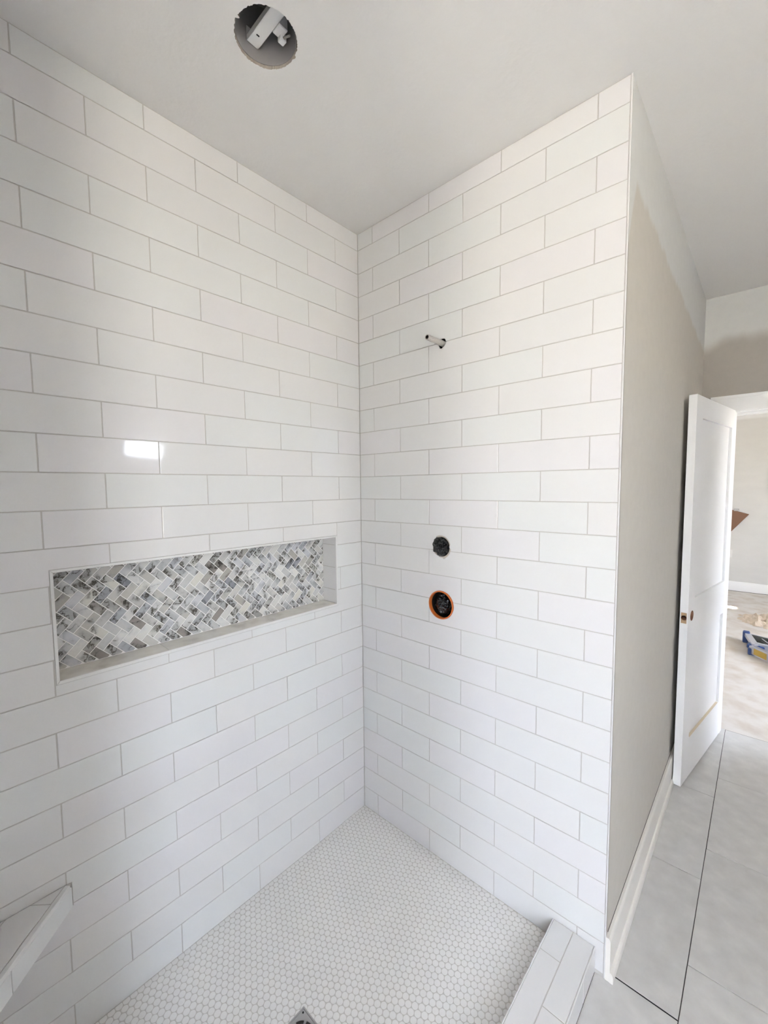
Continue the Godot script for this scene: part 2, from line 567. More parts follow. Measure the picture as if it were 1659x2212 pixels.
# ---------------------------------------------------------------- shell
func build_shell() -> void:
	# ceiling with a ragged hole
	var ce := setting("ceiling", "flat off-white textured ceiling with one round cut-out", "ceiling")
	var csg := CSGCombiner3D.new()
	csg.name = "plasterboard"
	ce.add_child(csg)
	var slab := CSGBox3D.new()
	slab.name = "board"
	slab.size = V(3.52, 0.25, 6.24)
	slab.position = V(1.56, C + 0.125, 0.94)
	slab.material = M.ceiling
	csg.add_child(slab)
	var ring := PackedVector2Array()
	var hr := RandomNumberGenerator.new()
	hr.seed = 5
	for i in 150:
		var t := TAU * i / 150
		ring.push_back(Vector2(cos(t), sin(t)) * (0.0785 + hr.randf_range(-0.0014, 0.0014) + (-0.006 if i in [39, 40] else 0.0) + (0.0028 if i in [41, 42, 43, 116, 117, 118] else 0.0)))
	var cut := CSGPolygon3D.new()
	cut.name = "bore"
	cut.polygon = ring
	cut.depth = 0.19
	cut.operation = CSGShape3D.OPERATION_SUBTRACTION
	cut.rotation.x = PI / 2          # the depth of the polygon then points up
	cut.position = V(HOLE.x, C - 0.01, HOLE.y)
	cut.material = M.gypsum
	csg.add_child(cut)

	# beige wall beside the shower
	var wp := setting("wall_passage", "grey-beige painted wall beside the shower with white overspray under the ceiling", "wall")
	var b := MB.new()
	b.umap = [2, -2.0, 0.0, F, C]
	b.box(V(0.98, F - 0.1, -2.0), V(1.1005, C, -0.0017))
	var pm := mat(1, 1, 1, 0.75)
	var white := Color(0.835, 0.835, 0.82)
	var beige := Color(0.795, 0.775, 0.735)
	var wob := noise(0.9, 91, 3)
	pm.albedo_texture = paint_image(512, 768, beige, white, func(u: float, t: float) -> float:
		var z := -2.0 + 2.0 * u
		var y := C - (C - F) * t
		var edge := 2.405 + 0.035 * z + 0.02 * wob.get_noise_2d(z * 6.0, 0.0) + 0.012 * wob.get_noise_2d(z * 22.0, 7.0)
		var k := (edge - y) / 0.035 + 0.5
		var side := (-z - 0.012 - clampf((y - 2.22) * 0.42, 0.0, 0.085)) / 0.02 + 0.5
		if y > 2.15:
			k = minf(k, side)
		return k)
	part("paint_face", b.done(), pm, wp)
	part("caulk_line", boxes([[V(1.1003, F + 0.145, -0.0085), V(1.1012, 2.2, -0.0015)]]), M.gypsum, wp)

	# far wall with the door opening
	var wf := setting("wall_far", "grey-beige end wall above the doorway, white paint fading in from the ceiling", "wall")
	b = MB.new()
	b.umap = [0, 0.9, 3.3, F, C]
	b.box(V(0.98, F - 0.1, -2.12), V(DX0, C, -2.0))
	b.box(V(DX1, F - 0.1, -2.12), V(3.32, C, -2.0))
	b.box(V(DX0, DTOP, -2.12), V(DX1, C, -2.0))
	var fm := mat(1, 1, 1, 0.8)
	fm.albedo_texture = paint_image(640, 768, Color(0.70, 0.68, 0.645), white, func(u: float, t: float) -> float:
		var x := 0.9 + 2.4 * u
		var y := C - (C - F) * t
		return (2.385 + 0.03 * wob.get_noise_2d(x * 5.0, 40.0) - y) / 0.09 + 0.5 - clampf((1.19 - x) * 5.0, 0, 0.5) * smoothstep(2.0, 2.3, y))
	part("paint_face", b.done(), fm, wf)

	# the rest of the bathroom, behind and beside the camera
	var ww := setting("wall_window", "painted bathroom wall with two windows, facing the shower", "wall")
	part("paint_face", boxes(with_openings(2, -2.0, 4.02, F - 0.1, C, [[W3[0], W3[1], W3[2], W3[3]], [W1[0], W1[1], W1[2], W1[3]]], func(a0: float, y0: float, a1: float, y1: float) -> Array: return [V(3.2, y0, a0), V(3.32, y1, a1)])), M.room, ww)
	var we := setting("wall_end", "painted bathroom end wall with a window, behind the camera", "wall")
	part("paint_face", boxes(with_openings(0, 1.1, 3.2, F - 0.1, C, [W2], func(a0: float, y0: float, a1: float, y1: float) -> Array: return [V(a0, y0, 3.9), V(a1, y1, 4.02)])), M.room, we)
	var wn := setting("wall_near", "shower end wall behind the corner bench", "wall")
	part("paint_face", boxes([[V(-0.2, F - 0.1, 1.55), V(1.1, C, 4.02)]]), M.white_paint, wn)

	# bathroom floor
	var fl := setting("floor", "matt grey stone-look floor tiles in a one-third offset", "floor")
	part("mortar_bed", boxes([[V(-0.2, F - 0.15, -2.085), V(3.32, F - 0.0035, 4.02)]]), M.joint, fl)
	part("open_joint", boxes([[V(1.127, F - 0.0040, -0.0335), V(1.2935, F - 0.0026, -0.0265)]]), M.dark, fl)
	part("open_joint", boxes([[V(1.218, F - 0.0040, -0.6500), V(1.250, F - 0.0012, -0.6444)]]), M.dark, fl)
	for c in 8:
		var x0 := 0.9875 + 0.3075 * c
		var x1 := x0 + 0.3075
		var z := -0.0326 - 0.2 * c - 0.6147 * 5
		while z < 3.9:
			var z0 := maxf(z, -2.083)
			var z1 := minf(z + 0.6147, 3.898)
			z += 0.6147
			if z1 - z0 < 0.02:
				continue
			var xa := maxf(x0, 1.0692 if z1 > 0.02 else 1.1035)
			var xb := minf(x1, 3.198)
			if z0 >= 1.5:
				xa = maxf(xa, 1.102)
			if xb - xa < 0.02:
				continue
			var g := 0.0012
			var wide := 0.0040 if c == 0 and absf(z0 + 0.0326) < 0.01 else 0.0
			var b2 := MB.new()
			var hx := (xb - xa) / 2 - g
			var hz := (z1 - z0) / 2 - g
			b2.plate(rect(-hx, -hz, hx, hz - wide), -0.008, 0.0, 0.0008)
			var xf := Transform3D(Basis(V(1, 0, 0), V(0, 0, -1), V(0, 1, 0)), V((xa + xb) / 2, F, (z0 + z1) / 2))
			part("floor_tile", b2.done(), M.floor_tile[rng.randi() % 3], fl, xf)

	# bedroom beyond the door
	var fb := setting("floor_bedroom", "bare dusty concrete slab in the room beyond the door", "floor")
	part("slab", boxes([[V(-1.72, F - 0.2, -7.0), V(4.62, F - 0.011, -2.085)]]), M.concrete, fb)
	var bw := setting("wall_bedroom_far", "pale beige wall across the room beyond the door", "wall")
	b = MB.new()
	b.umap = [0, -1.72, 4.62, F, 2.75]
	b.box(V(-1.72, F - 0.1, -7.0), V(4.62, 2.75, -6.88))
	var bm := mat(1, 1, 1, 0.8)
	bm.albedo_texture = paint_image(256, 384, Color(0.82, 0.816, 0.80), Color(0.88, 0.88, 0.875), func(_u: float, t: float) -> float:
		return (2.45 - (2.75 - (2.75 - F) * t)) / 0.04 + 0.5)
	part("paint_face", b.done(), bm, bw)
	var bl := setting("wall_bedroom_left", "side wall of the room beyond the door with a window", "wall")
	part("paint_face", boxes(with_openings(2, -6.88, -2.0, F - 0.1, 2.75, [BWL], func(a0: float, y0: float, a1: float, y1: float) -> Array: return [V(-1.72, y0, a0), V(-1.6, y1, a1)])), M.bed_beige, bl)
	var br := setting("wall_bedroom_right", "opposite side wall of the room beyond the door with a wide window", "wall")
	part("paint_face", boxes(with_openings(2, -6.88, -2.0, F - 0.1, 2.75, [BWR], func(a0: float, y0: float, a1: float, y1: float) -> Array: return [V(4.5, y0, a0), V(4.62, y1, a1)])), M.bed_beige, br)
	var bf := setting("wall_bedroom_near", "wall between the room beyond the door and the spaces beside the bathroom", "wall")
	part("paint_face", boxes([[V(-1.72, F - 0.1, -2.12), V(0.98, 2.75, -2.0)], [V(3.32, F - 0.1, -2.12), V(4.62, 2.75, -2.0)], [V(0.98, C, -2.18), V(3.32, 2.75, -2.12)]]), M.bed_beige, bf)
	var bc := setting("ceiling_bedroom", "white ceiling of the room beyond the door", "ceiling")
	part("plasterboard", boxes([[V(-1.72, 2.70, -7.0), V(4.62, 2.9, -2.18)]]), M.ceiling, bc)

	# windows: frame and pane
	var wins := [[1, W1, 0, 3.2], [2, W3, 0, 3.2], [3, W2, 2, 3.9], [4, BWL, 0, -1.72], [5, BWR, 0, 4.5]]
	for wn2 in wins:
		var r: Array = wn2[1]
		var label: String = ["small high window over the bath side", "large window facing the shower opening", "tall window behind the camera", "window in the left wall of the far room", "wide window in the right wall of the far room"][wn2[0] - 1]
		var n := setting("window_%d" % wn2[0], label, "window")
		var f := MB.new()
		var g2 := MB.new()
		var t := 0.04
		var bars := [[r[0], r[1], r[0] + t, r[3]], [r[2] - t, r[1], r[2], r[3]], [r[0], r[1], r[2], r[1] + t], [r[0], r[3] - t, r[2], r[3]]]
		for k in bars:
			if wn2[2] == 0:
				f.box(V(wn2[3] + 0.04, k[1], k[0]), V(wn2[3] + 0.09, k[3], k[2]))
			else:
				f.box(V(k[0], k[1], wn2[3] + 0.04), V(k[2], k[3], wn2[3] + 0.09))
		if wn2[2] == 0:
			g2.box(V(wn2[3] + 0.062, r[1] + t, r[0] + t), V(wn2[3] + 0.066, r[3] - t, r[2] - t))
		else:
			g2.box(V(r[0] + t, r[1] + t, wn2[3] + 0.062), V(r[2] - t, r[3] - t, wn2[3] + 0.066))
		part("frame", f.done(), M.white_paint, n)
		part("pane", g2.done(), M.glass, n)

# boxes that leave rectangular openings [a0, y0, a1, y1] free; the openings do not overlap along a
func with_openings(_axis: int, a0: float, a1: float, y0: float, y1: float, open: Array, make: Callable) -> Array:
	open = open.duplicate()
	open.sort_custom(func(p: Array, q: Array) -> bool: return p[0] < q[0])
	var out := []
	var a := a0
	for o in open:
		out.append(make.call(a, y0, o[0], y1))
		out.append(make.call(o[0], y0, o[2], o[1]))
		out.append(make.call(o[0], o[3], o[2], y1))
		a = o[2]
	out.append(make.call(a, y0, a1, y1))
	return out

const HOLE := Vector2(0.4275, 0.7525)
const DX0 := 1.252      # door opening
const DX1 := 2.102
const DTOP := 1.951
const W1 := [-0.36, 1.785, 0.065, 2.01]     # z0, y0, z1, y1 in the wall at x = 3.2
const W3 := [2.30, 0.7, 2.85, 2.38]
const W2 := [1.70, 0.75, 2.27, 2.22]
const BWL := [-6.20, 0.4, -5.98, 1.98]
const BWR := [-3.80, 0.8, -2.55, 2.15]

# ---------------------------------------------------------------- shower floor
func pan_y(x: float, z: float) -> float:
	var q := maxf(maxf(absf(x - DRAIN.x), absf(z - DRAIN.y)) - 0.054, 0.0)
	return -0.1175 + 0.0175 * minf(q / 0.62, 1.0)

const DRAIN := Vector2(0.4815, 0.765)

func in_view(p: Vector3) -> bool:
	var l := cam.global_transform.affine_inverse() * p
	if l.z > -0.1:
		return false
	var sx := 829.5 - 15.02 + 907.99 * l.x / -l.z
	var sy := 1106.0 + 12.03 - 907.99 * l.y / -l.z
	return sx > -8 and sx < 1667 and sy > -8 and sy < 2220

func build_pan() -> void:
	var fs := setting("floor_shower", "shower floor of small white penny-round mosaic sloping to the drain", "floor")
	var g := MB.new()
	var x1 := 0.934
	var xs := []
	var zs := []
	for i in 31:
		xs.append(x1 * i / 30)
	for i in 47:
		zs.append(1.55 * i / 46)
	for q in [-0.0535, 0.0535]:
		xs.append(DRAIN.x + q)
		zs.append(DRAIN.y + q)
	xs.sort()
	zs.sort()
	for i in xs.size() - 1:
		for j in zs.size() - 1:
			var xa: float = xs[i]
			var xb: float = xs[i + 1]
			var za: float = zs[j]
			var zb: float = zs[j + 1]
			if absf((xa + xb) / 2 - DRAIN.x) < 0.0535 and absf((za + zb) / 2 - DRAIN.y) < 0.0535:
				continue
			var e := -0.0010
			g.quad(V(xa, pan_y(xa, za) + e, za), V(xa, pan_y(xa, zb) + e, zb), V(xb, pan_y(xb, zb) + e, zb), V(xb, pan_y(xb, za) + e, za))
	part("grout_bed", g.done(), M.penny_grout, fs)
	var r := 0.00995
	var b := MB.new()
	b.lathe(PackedVector2Array([Vector2(r - 0.0002, -0.004), Vector2(r, -0.0012), Vector2(r - 0.0004, -0.0003), Vector2(r - 0.0013, 0.0), Vector2(0.0001, 0.0)]), 16)
	var coin := b.done()
	var pz := 0.021155
	var px := 0.018325
	var whole := []
	var cutm := MB.new()
	var pan := rect(0.003, 0.003, x1 - 0.003, 1.547)
	var dr := rect(DRAIN.x - 0.0555, DRAIN.y - 0.0555, DRAIN.x + 0.0555, DRAIN.y + 0.0555)
	for i in range(-19, 36):
		for j in range(-45, 50):
			var x := 0.320167 + px * i
			var z := 0.73330 + pz * j - pz * 0.5 * i
			if x < -r or x > x1 + r or z < -r or z > 1.55 + r:
				continue
			x += rng.randf_range(-0.0003, 0.0003)
			z += rng.randf_range(-0.0003, 0.0003)
			var c := PackedVector2Array()
			for k in 14:
				c.push_back(Vector2(x, z) + Vector2(cos(TAU * k / 14), sin(TAU * k / 14)) * r)
			var outside := not (x > r + 0.003 and x < x1 - r - 0.003 and z > r + 0.003 and z < 1.55 - r - 0.003)
			var at_drain := absf(x - DRAIN.x) < 0.0555 + r and absf(z - DRAIN.y) < 0.0555 + r
			if not outside and not at_drain:
				whole.append(V(x, pan_y(x, z), z))
				continue
			var ps := [c]
			if outside:
				ps = Geometry2D.intersect_polygons(c, pan)
			for p in ps:
				var qs := [p]
				if at_drain:
					qs = Geometry2D.clip_polygons(p, dr)
				for q in qs:
					if area(q) < 0.00003:
						continue
					cutm.xf = Transform3D(Basis(V(1, 0, 0), V(0, 0, 1), V(0, -1, 0)), V(0, pan_y(x, z), 0))
					var qq := PackedVector2Array()
					for k in q:
						qq.push_back(Vector2(k.x, -k.y))
					cutm.xf = Transform3D(Basis(V(1, 0, 0), V(0, 0, -1), V(0, 1, 0)), V(0, pan_y(x, z), 0))
					cutm.plate(qq, -0.004, 0.0, 0.0)
	var cp := part("cut_penny_tiles", cutm.done(), M.penny, fs)
	cp.set_meta("kind", "stuff")
	var eye := cam.position
	whole.sort_custom(func(p: Vector3, q: Vector3) -> bool:
		var a := in_view(p)
		var c := in_view(q)
		if a != c: return a
		return p.distance_squared_to(eye) < q.distance_squared_to(eye))
	var rest := []
	for k in whole.size():
		var tilt := Basis.from_euler(V(rng.randfn(0, 0.006), rng.randf() * TAU, rng.randfn(0, 0.006)))
		var xf := Transform3D(tilt, whole[k] + V(0, rng.randf_range(-0.0002, 0.0003), 0))
		if k < 300:
			part("penny_tile", coin, M.penny, fs, xf)
		else:
			rest.append(xf)
	var mm := MultiMesh.new()
	mm.transform_format = MultiMesh.TRANSFORM_3D
	mm.mesh = coin
	mm.instance_count = rest.size()
	for k in rest.size():
		mm.set_instance_transform(k, rest[k])
	var mi := MultiMeshInstance3D.new()
	mi.name = "penny_tiles"
	mi.multimesh = mm
	mi.material_override = M.penny
	mi.set_meta("kind", "stuff")
	fs.add_child(mi)

	# square drain
	var dn := thing("shower_drain", "square stainless steel drain with round slotted grate in the penny-tile floor", "drain", V(DRAIN.x, pan_y(DRAIN.x, DRAIN.y), DRAIN.y))
	var up := Transform3D(Basis(V(1, 0, 0), V(0, 0, -1), V(0, 1, 0)), Vector3.ZERO)
	var rim := MB.new()
	var h := 0.0545
	var ri := 0.0505
	for s in [[-h, -h, h, -ri], [-h, ri, h, h], [-h, -ri, -ri, ri], [ri, -ri, h, ri]]:
		rim.box(V(s[0], -0.008, s[1]), V(s[2], 0.0004, s[3]), 0.0006)
	part("rim", rim.done(), M.steel, dn)
	# plate with slots: polar cells that are left open where the slots are
	var pl := MB.new()
	pl.xf = up
	var sq := 0.0492
	var seg := 96
	var rs := [0.0, 0.0085, 0.0165, 0.0205, 0.0295, 0.0335, 0.0425, 0.0]
	for i in seg:
		var t0 := TAU * i / seg
		var t1 := TAU * (i + 1) / seg
		for k in 6:
			var ang := fposmod(t0 + 0.26, TAU / 8)
			var open := (k == 1 and fposmod(t0, TAU / 4) > 0.28) or (k == 3 and fposmod(t0 + 0.39, TAU / 6) > 0.22) or (k == 5 and fposmod(t0 + 0.3925, TAU / 8) > 0.2)
			if open:
				continue
			var p := PackedVector2Array([Vector2(cos(t0), sin(t0)) * maxf(rs[k], 0.0003), Vector2(cos(t0), sin(t0)) * rs[k + 1], Vector2(cos(t1), sin(t1)) * rs[k + 1], Vector2(cos(t1), sin(t1)) * maxf(rs[k], 0.0003)])
			if k < 6:
				pl.plate(p, -0.0022, 0.0, 0.0)
		var s0 := sq / maxf(absf(cos(t0)), absf(sin(t0)))
		var s1 := sq / maxf(absf(cos(t1)), absf(sin(t1)))
		pl.plate(PackedVector2Array([Vector2(cos(t0), sin(t0)) * rs[6], Vector2(cos(t0), sin(t0)) * s0, Vector2(cos(t1), sin(t1)) * s1, Vector2(cos(t1), sin(t1)) * rs[6]]), -0.0022, 0.0, 0.0)
	part("grate", pl.done(), M.steel, dn)
	part("sump", boxes([[V(-sq, -0.0079, -sq), V(sq, -0.0068, sq)]]), M.dark, dn)
	for s in [[-1, -1], [1, -1], [1, 1], [-1, 1]]:
		var sc := MB.new()
		sc.xf.origin = V(0.043 * s[0], 0.0, 0.043 * s[1])
		sc.lathe(PackedVector2Array([Vector2(0.0030, -0.001), Vector2(0.0028, 0.0006), Vector2(0.0016, 0.0009), Vector2(0.0012, 0.0003), Vector2(0.0001, 0.0003)]), 14)
		part("screw", sc.done(), M.dark, dn)

# ---------------------------------------------------------------- curb and bench
func build_curb_and_bench() -> void:
	var cu := thing("shower_curb", "low white tiled curb between the penny floor and the grey bathroom floor", "curb", V(1.0, F, 0.775))
	var o := cu.position
	var t := -0.028
	part("core", boxes([[V(0.936, F, 0.002) - o, V(1.0665, t - 0.0008, 1.548) - o]]), M.grout, cu)
	var rows := [[0.9360, 1.0002, [0.0, 0.1262, 0.4326, 0.739, 1.0454, 1.3518, 1.5495]], [1.0016, 1.0665, [0.0, 0.2768, 0.5832, 0.8896, 1.196, 1.5024, 1.5495]]]
	for r in rows:
		for i in r[2].size() - 1:
			part("tile", boxes([[V(r[0] + 0.0004, t - 0.008, r[2][i] + 0.0012) - o, V(r[1] - 0.0004, t, r[2][i + 1] - 0.0012) - o]], 0.0009), M.tile[i % 4], cu)
	for i in 6:
		var zz: Array = [0.0, 0.1215, 0.4279, 0.7343, 1.0407, 1.3471, 1.5495]
		part("tile", boxes([[V(1.0660, F + 0.003, zz[i] + 0.0012) - o, V(1.0705, t - 0.005, zz[i + 1] - 0.0012) - o]], 0.0009), M.tile[(i + 1) % 4], cu)
		part("tile", boxes([[V(0.9320, -0.105, zz[i] + 0.0012) - o, V(0.9365, t - 0.005, zz[i + 1] - 0.0012) - o]], 0.0009), M.tile[(i + 2) % 4], cu)
	part("edge_trim", boxes([[V(1.0669, t - 0.0055, 0.001) - o, V(1.0713, t + 0.0006, 1.549) - o]], 0.0012), M.trim, cu)
	part("edge_trim", boxes([[V(0.9315, t - 0.0055, 0.001) - o, V(0.9356, t + 0.0006, 1.549) - o]], 0.0012), M.trim, cu)

	# triangular corner bench: local x along the 45 degree front edge, local y up, local z out towards the shower
	var be := thing("corner_bench", "triangular white tiled corner seat floating on the left shower wall", "bench", V(0.0005, 0, 1.1965), 0.0)
	var s2 := sqrt(0.5)
	be.transform = Transform3D(Basis(V(s2, 0, s2), V(0, 1, 0), V(s2, 0, -s2)), V(0.0005, 0, 1.1965))
	var top := 0.3772
	var L := 0.4985
	var core := MB.new()
	var lay := Transform3D(Basis(V(1, 0, 0), V(0, 0, -1), V(0, 1, 0)), Vector3.ZERO)     # plate x, y -> bench x, -z
	core.xf = lay
	core.plate(PackedVector2Array([Vector2(0.004, 0.004), Vector2(L - 0.004, 0.004), Vector2(L / 2, L / 2 - 0.003)]), 0.308, top - 0.0018, 0.0)
	part("core", core.done(), M.grout, be)
	var tri := PackedVector2Array([Vector2(0.0, 0.0), Vector2(L, 0.0), Vector2(L / 2, L / 2)])
	for s in [[-0.2, 0.0125, 0.0680, 0.1025], [0.0680, 0.0125, 0.3744, 0.1025], [0.3744, 0.0125, 0.6, 0.1025], [-0.1, 0.1025, 0.22, 0.2052], [0.22, 0.1025, 0.6, 0.2052], [0.0, 0.2052, 0.6, 0.3]]:
		for p in Geometry2D.intersect_polygons(rect(s[0] + 0.0011, s[1] + 0.0011, s[2] - 0.0011, s[3] - 0.0011), MB.inset(tri, 0.0012)):
			var b := MB.new()
			b.xf = lay
			b.plate(p, top - 0.008, top, 0.0009)
			part("tile", b.done(), M.tile[1], be)
	part("edge_trim", boxes([[V(0.014, top - 0.012, -0.0118), V(L - 0.014, top + 0.0006, 0.0024)]], 0.0018), M.trim, be)
	for s in [[0.006, 0.2168], [0.2168, L - 0.006]]:
		part("tile", boxes([[V(s[0] + 0.001, 0.3050, -0.006), V(s[1] - 0.001, top - 0.0128, 0.0016)]], 0.0009), M.tile[2], be)

# ---------------------------------------------------------------- plumbing rough-ins
func crumple(radius: float, height: float, amp: float, seed_: int, freq: float) -> ArrayMesh:
	var b := MB.new()
	var nz := noise(freq, seed_, 3)
	nz.fractal_type = FastNoiseLite.FRACTAL_RIDGED
	var rings := 22
	var seg := 44
	var f := func(i: int, j: int) -> Vector3:
		var a := PI / 2 * i / rings
		var t := TAU * (j % seg) / seg
		var p := V(sin(a) * cos(t) * radius, sin(a) * sin(t) * radius, cos(a) * height)
		var k: float = nz.get_noise_3d(p.x * 1000, p.y * 1000, p.z * 1000)
		return p * (1.0 + amp * k) + V(0, 0, amp * height * k * 0.6)
	for i in rings:
		for j in seg:
			b.quad(f.call(i, j), f.call(i + 1, j), f.call(i + 1, j + 1), f.call(i, j + 1))
	return b.done()

func build_plumbing() -> void:
	var turn := Transform3D(Basis(V(1, 0, 0), V(0, 0, 1), V(0, -1, 0)), Vector3.ZERO)     # lathe axis y -> +z
	# capped shower arm stub
	var st := thing("pipe_stub", "speckled off-white open pipe stub poking out high on the right tiled wall", "pipe", V(STUB.x - 0.001, STUB.y, 0))
	var b := MB.new()
	b.xf = Transform3D(turn.basis, Vector3.ZERO)
	b.lathe(PackedVector2Array([Vector2(0.0112, -0.03), Vector2(0.0112, 0.018), Vector2(0.0102, 0.020), Vector2(0.0104, 0.094), Vector2(0.0098, 0.0975), Vector2(0.0072, 0.0978), Vector2(0.0066, 0.0965)]), 28)
	part("barrel", b.done(), M.pipe, st)
	b = MB.new()
	b.xf = turn
	b.lathe(PackedVector2Array([Vector2(0.0066, 0.0966), Vector2(0.0064, 0.070), Vector2(0.0001, 0.069)]), 24)
	part("mouth", b.done(), M.dark, st)

	# upper diverter body in its hole
	var dv := thing("diverter_valve", "black plastic-wrapped valve in the upper small hole of the right tiled wall", "valve", V(DIVERTER.x, DIVERTER.y, 0))
	part("plastic_wrap", crumple(0.0345, 0.030, 0.30, 8, 0.026), M.black_plastic, dv, Transform3D(Basis(), V(-0.003, 0.0, -0.016)))
	b = MB.new()
	b.xf = turn
	b.lathe(PackedVector2Array([Vector2(0.0478, -0.05), Vector2(0.0478, -0.0016), Vector2(0.0425, -0.0010), Vector2(0.0402, -0.003), Vector2(0.0398, -0.02)]), 36)
	part("plaster_ring", b.done(), M.ivory, dv)
	b = MB.new()
	b.xf = Transform3D(Basis(), V(-0.020, -0.006, 0.004))
	b.lathe(PackedVector2Array([Vector2(0.0062, -0.003), Vector2(0.0062, 0.0), Vector2(0.003, 0.001), Vector2(0.0028, -0.002), Vector2(0.0002, -0.002)]), 18)
	var nut := MB.new()
	nut.xf = Transform3D(turn.basis, V(-0.0205, -0.0065, -0.004))
	nut.lathe(PackedVector2Array([Vector2(0.0058, -0.006), Vector2(0.0058, 0.006), Vector2(0.0034, 0.0072), Vector2(0.0030, 0.003), Vector2(0.0001, 0.003)]), 18)
	part("stem", nut.done(), M.black_plastic, dv)

	# lower mixing valve behind its orange plaster guard
	var mv := thing("mixing_valve", "black mixing valve inside orange guard ring in the lower hole of right tiled wall", "valve", V(VALVE.x, VALVE.y, 0))
	b = MB.new()
	b.xf = turn
	b.lathe(PackedVector2Array([Vector2(0.0585, -0.010), Vector2(0.0590, 0.0045), Vector2(0.0580, 0.006), Vector2(0.0548, 0.0058), Vector2(0.0540, 0.004), Vector2(0.0535, -0.010)]), 48)
	part("guard", b.done(), M.orange, mv)
	part("plastic_wrap", crumple(0.043, 0.040, 0.24, 19, 0.022), M.black_plastic, mv, Transform3D(Basis(), V(0.006, -0.001, -0.040)))
	b = MB.new()
	b.xf = Transform3D(turn.basis, V(0.001, -0.002, -0.02))
	b.lathe(PackedVector2Array([Vector2(0.021, -0.03), Vector2(0.021, 0.004), Vector2(0.019, 0.006), Vector2(0.012, 0.006), Vector2(0.011, 0.013), Vector2(0.0001, 0.013)]), 22)
	part("cap", b.done(), M.black_plastic, mv)
	var tab := MB.new()
	tab.box(V(-0.038, -0.012, -0.018), V(-0.014, -0.008, -0.010), 0.001)
	tab.box(V(-0.018, -0.034, -0.02), V(-0.012, -0.010, -0.013), 0.001)
	tab.box(V(-0.012, -0.012, -0.010), V(0.022, -0.008, -0.004), 0.001)
	part("lever", tab.done(), M.black_plastic, mv)
	b = MB.new()
	b.xf = Transform3D(turn.basis, V(0.008, 0.024, -0.02))
	b.lathe(PackedVector2Array([Vector2(0.0045, -0.03), Vector2(0.0045, 0.0), Vector2(0.003, 0.002), Vector2(0.0001, 0.0025)]), 14)
	part("screw", b.done(), M.steel, mv)

	# recessed can in the ceiling hole
	var cn := thing("recessed_light_can", "open round light can in the ceiling with white mounting bar across it, no lamp", "light fixture", V(HOLE.x, C, HOLE.y))
	b = MB.new()
	b.lathe(PackedVector2Array([Vector2(0.0768, 0.007), Vector2(0.0762, 0.15), Vector2(0.070, 0.158), Vector2(0.0005, 0.158)]), 48)
	# seen from inside: the same wall once more, turned inwards
	b.lathe(PackedVector2Array([Vector2(0.0005, 0.1575), Vector2(0.0695, 0.1575), Vector2(0.0755, 0.15), Vector2(0.0758, 0.007), Vector2(0.0768, 0.007)]), 48)
	part("housing", b.done(), M.can, cn)
	var bar := MB.new()
	bar.box(V(-0.073, 0.038, -0.0225), V(0.074, 0.0405, 0.0125), 0.0006)
	bar.box(V(-0.073, 0.038, -0.0225), V(-0.0715, 0.075, 0.0125), 0.0003)
	bar.box(V(-0.073, 0.038, 0.0110), V(0.074, 0.052, 0.0125), 0.0003)
	bar.box(V(-0.073, 0.038, -0.0225), V(0.074, 0.052, -0.0210), 0.0003)
	var mb := part("mounting_bar", bar.done(), M.bright, cn)
	part("slot", boxes([[V(-0.042, 0.0372, -0.006), V(-0.039, 0.0381, 0.002)]]), M.dark, mb)
	part("socket_clip", boxes([[V(-0.006, 0.036, -0.050), V(0.026, 0.066, -0.0235)], [V(-0.008, 0.026, -0.058), V(0.009, 0.045, -0.040)]], 0.002), M.white_paint, cn)
	b = MB.new()
	b.xf = Transform3D(Basis(V(0, 0, 1), V(0.25, -0.12, -0.96).normalized(), V(1, 0, 0)).orthonormalized(), V(0.008, 0.032, -0.048))
	b.lathe(PackedVector2Array([Vector2(0.0026, 0.0), Vector2(0.0026, 0.030), Vector2(0.0014, 0.033), Vector2(0.0001, 0.033)]), 12)
	part("spring_pin", b.done(), M.steel, cn)
	b = MB.new()
	b.xf.origin = V(0.030, 0.072, -0.030)
	b.xf.basis = Basis.from_euler(V(0.3, 0.2, 1.2))
	b.box(V(-0.02, -0.002, -0.004), V(0.02, 0.002, 0.004), 0.001)
	part("wire_tail", b.done(), M.can, cn)

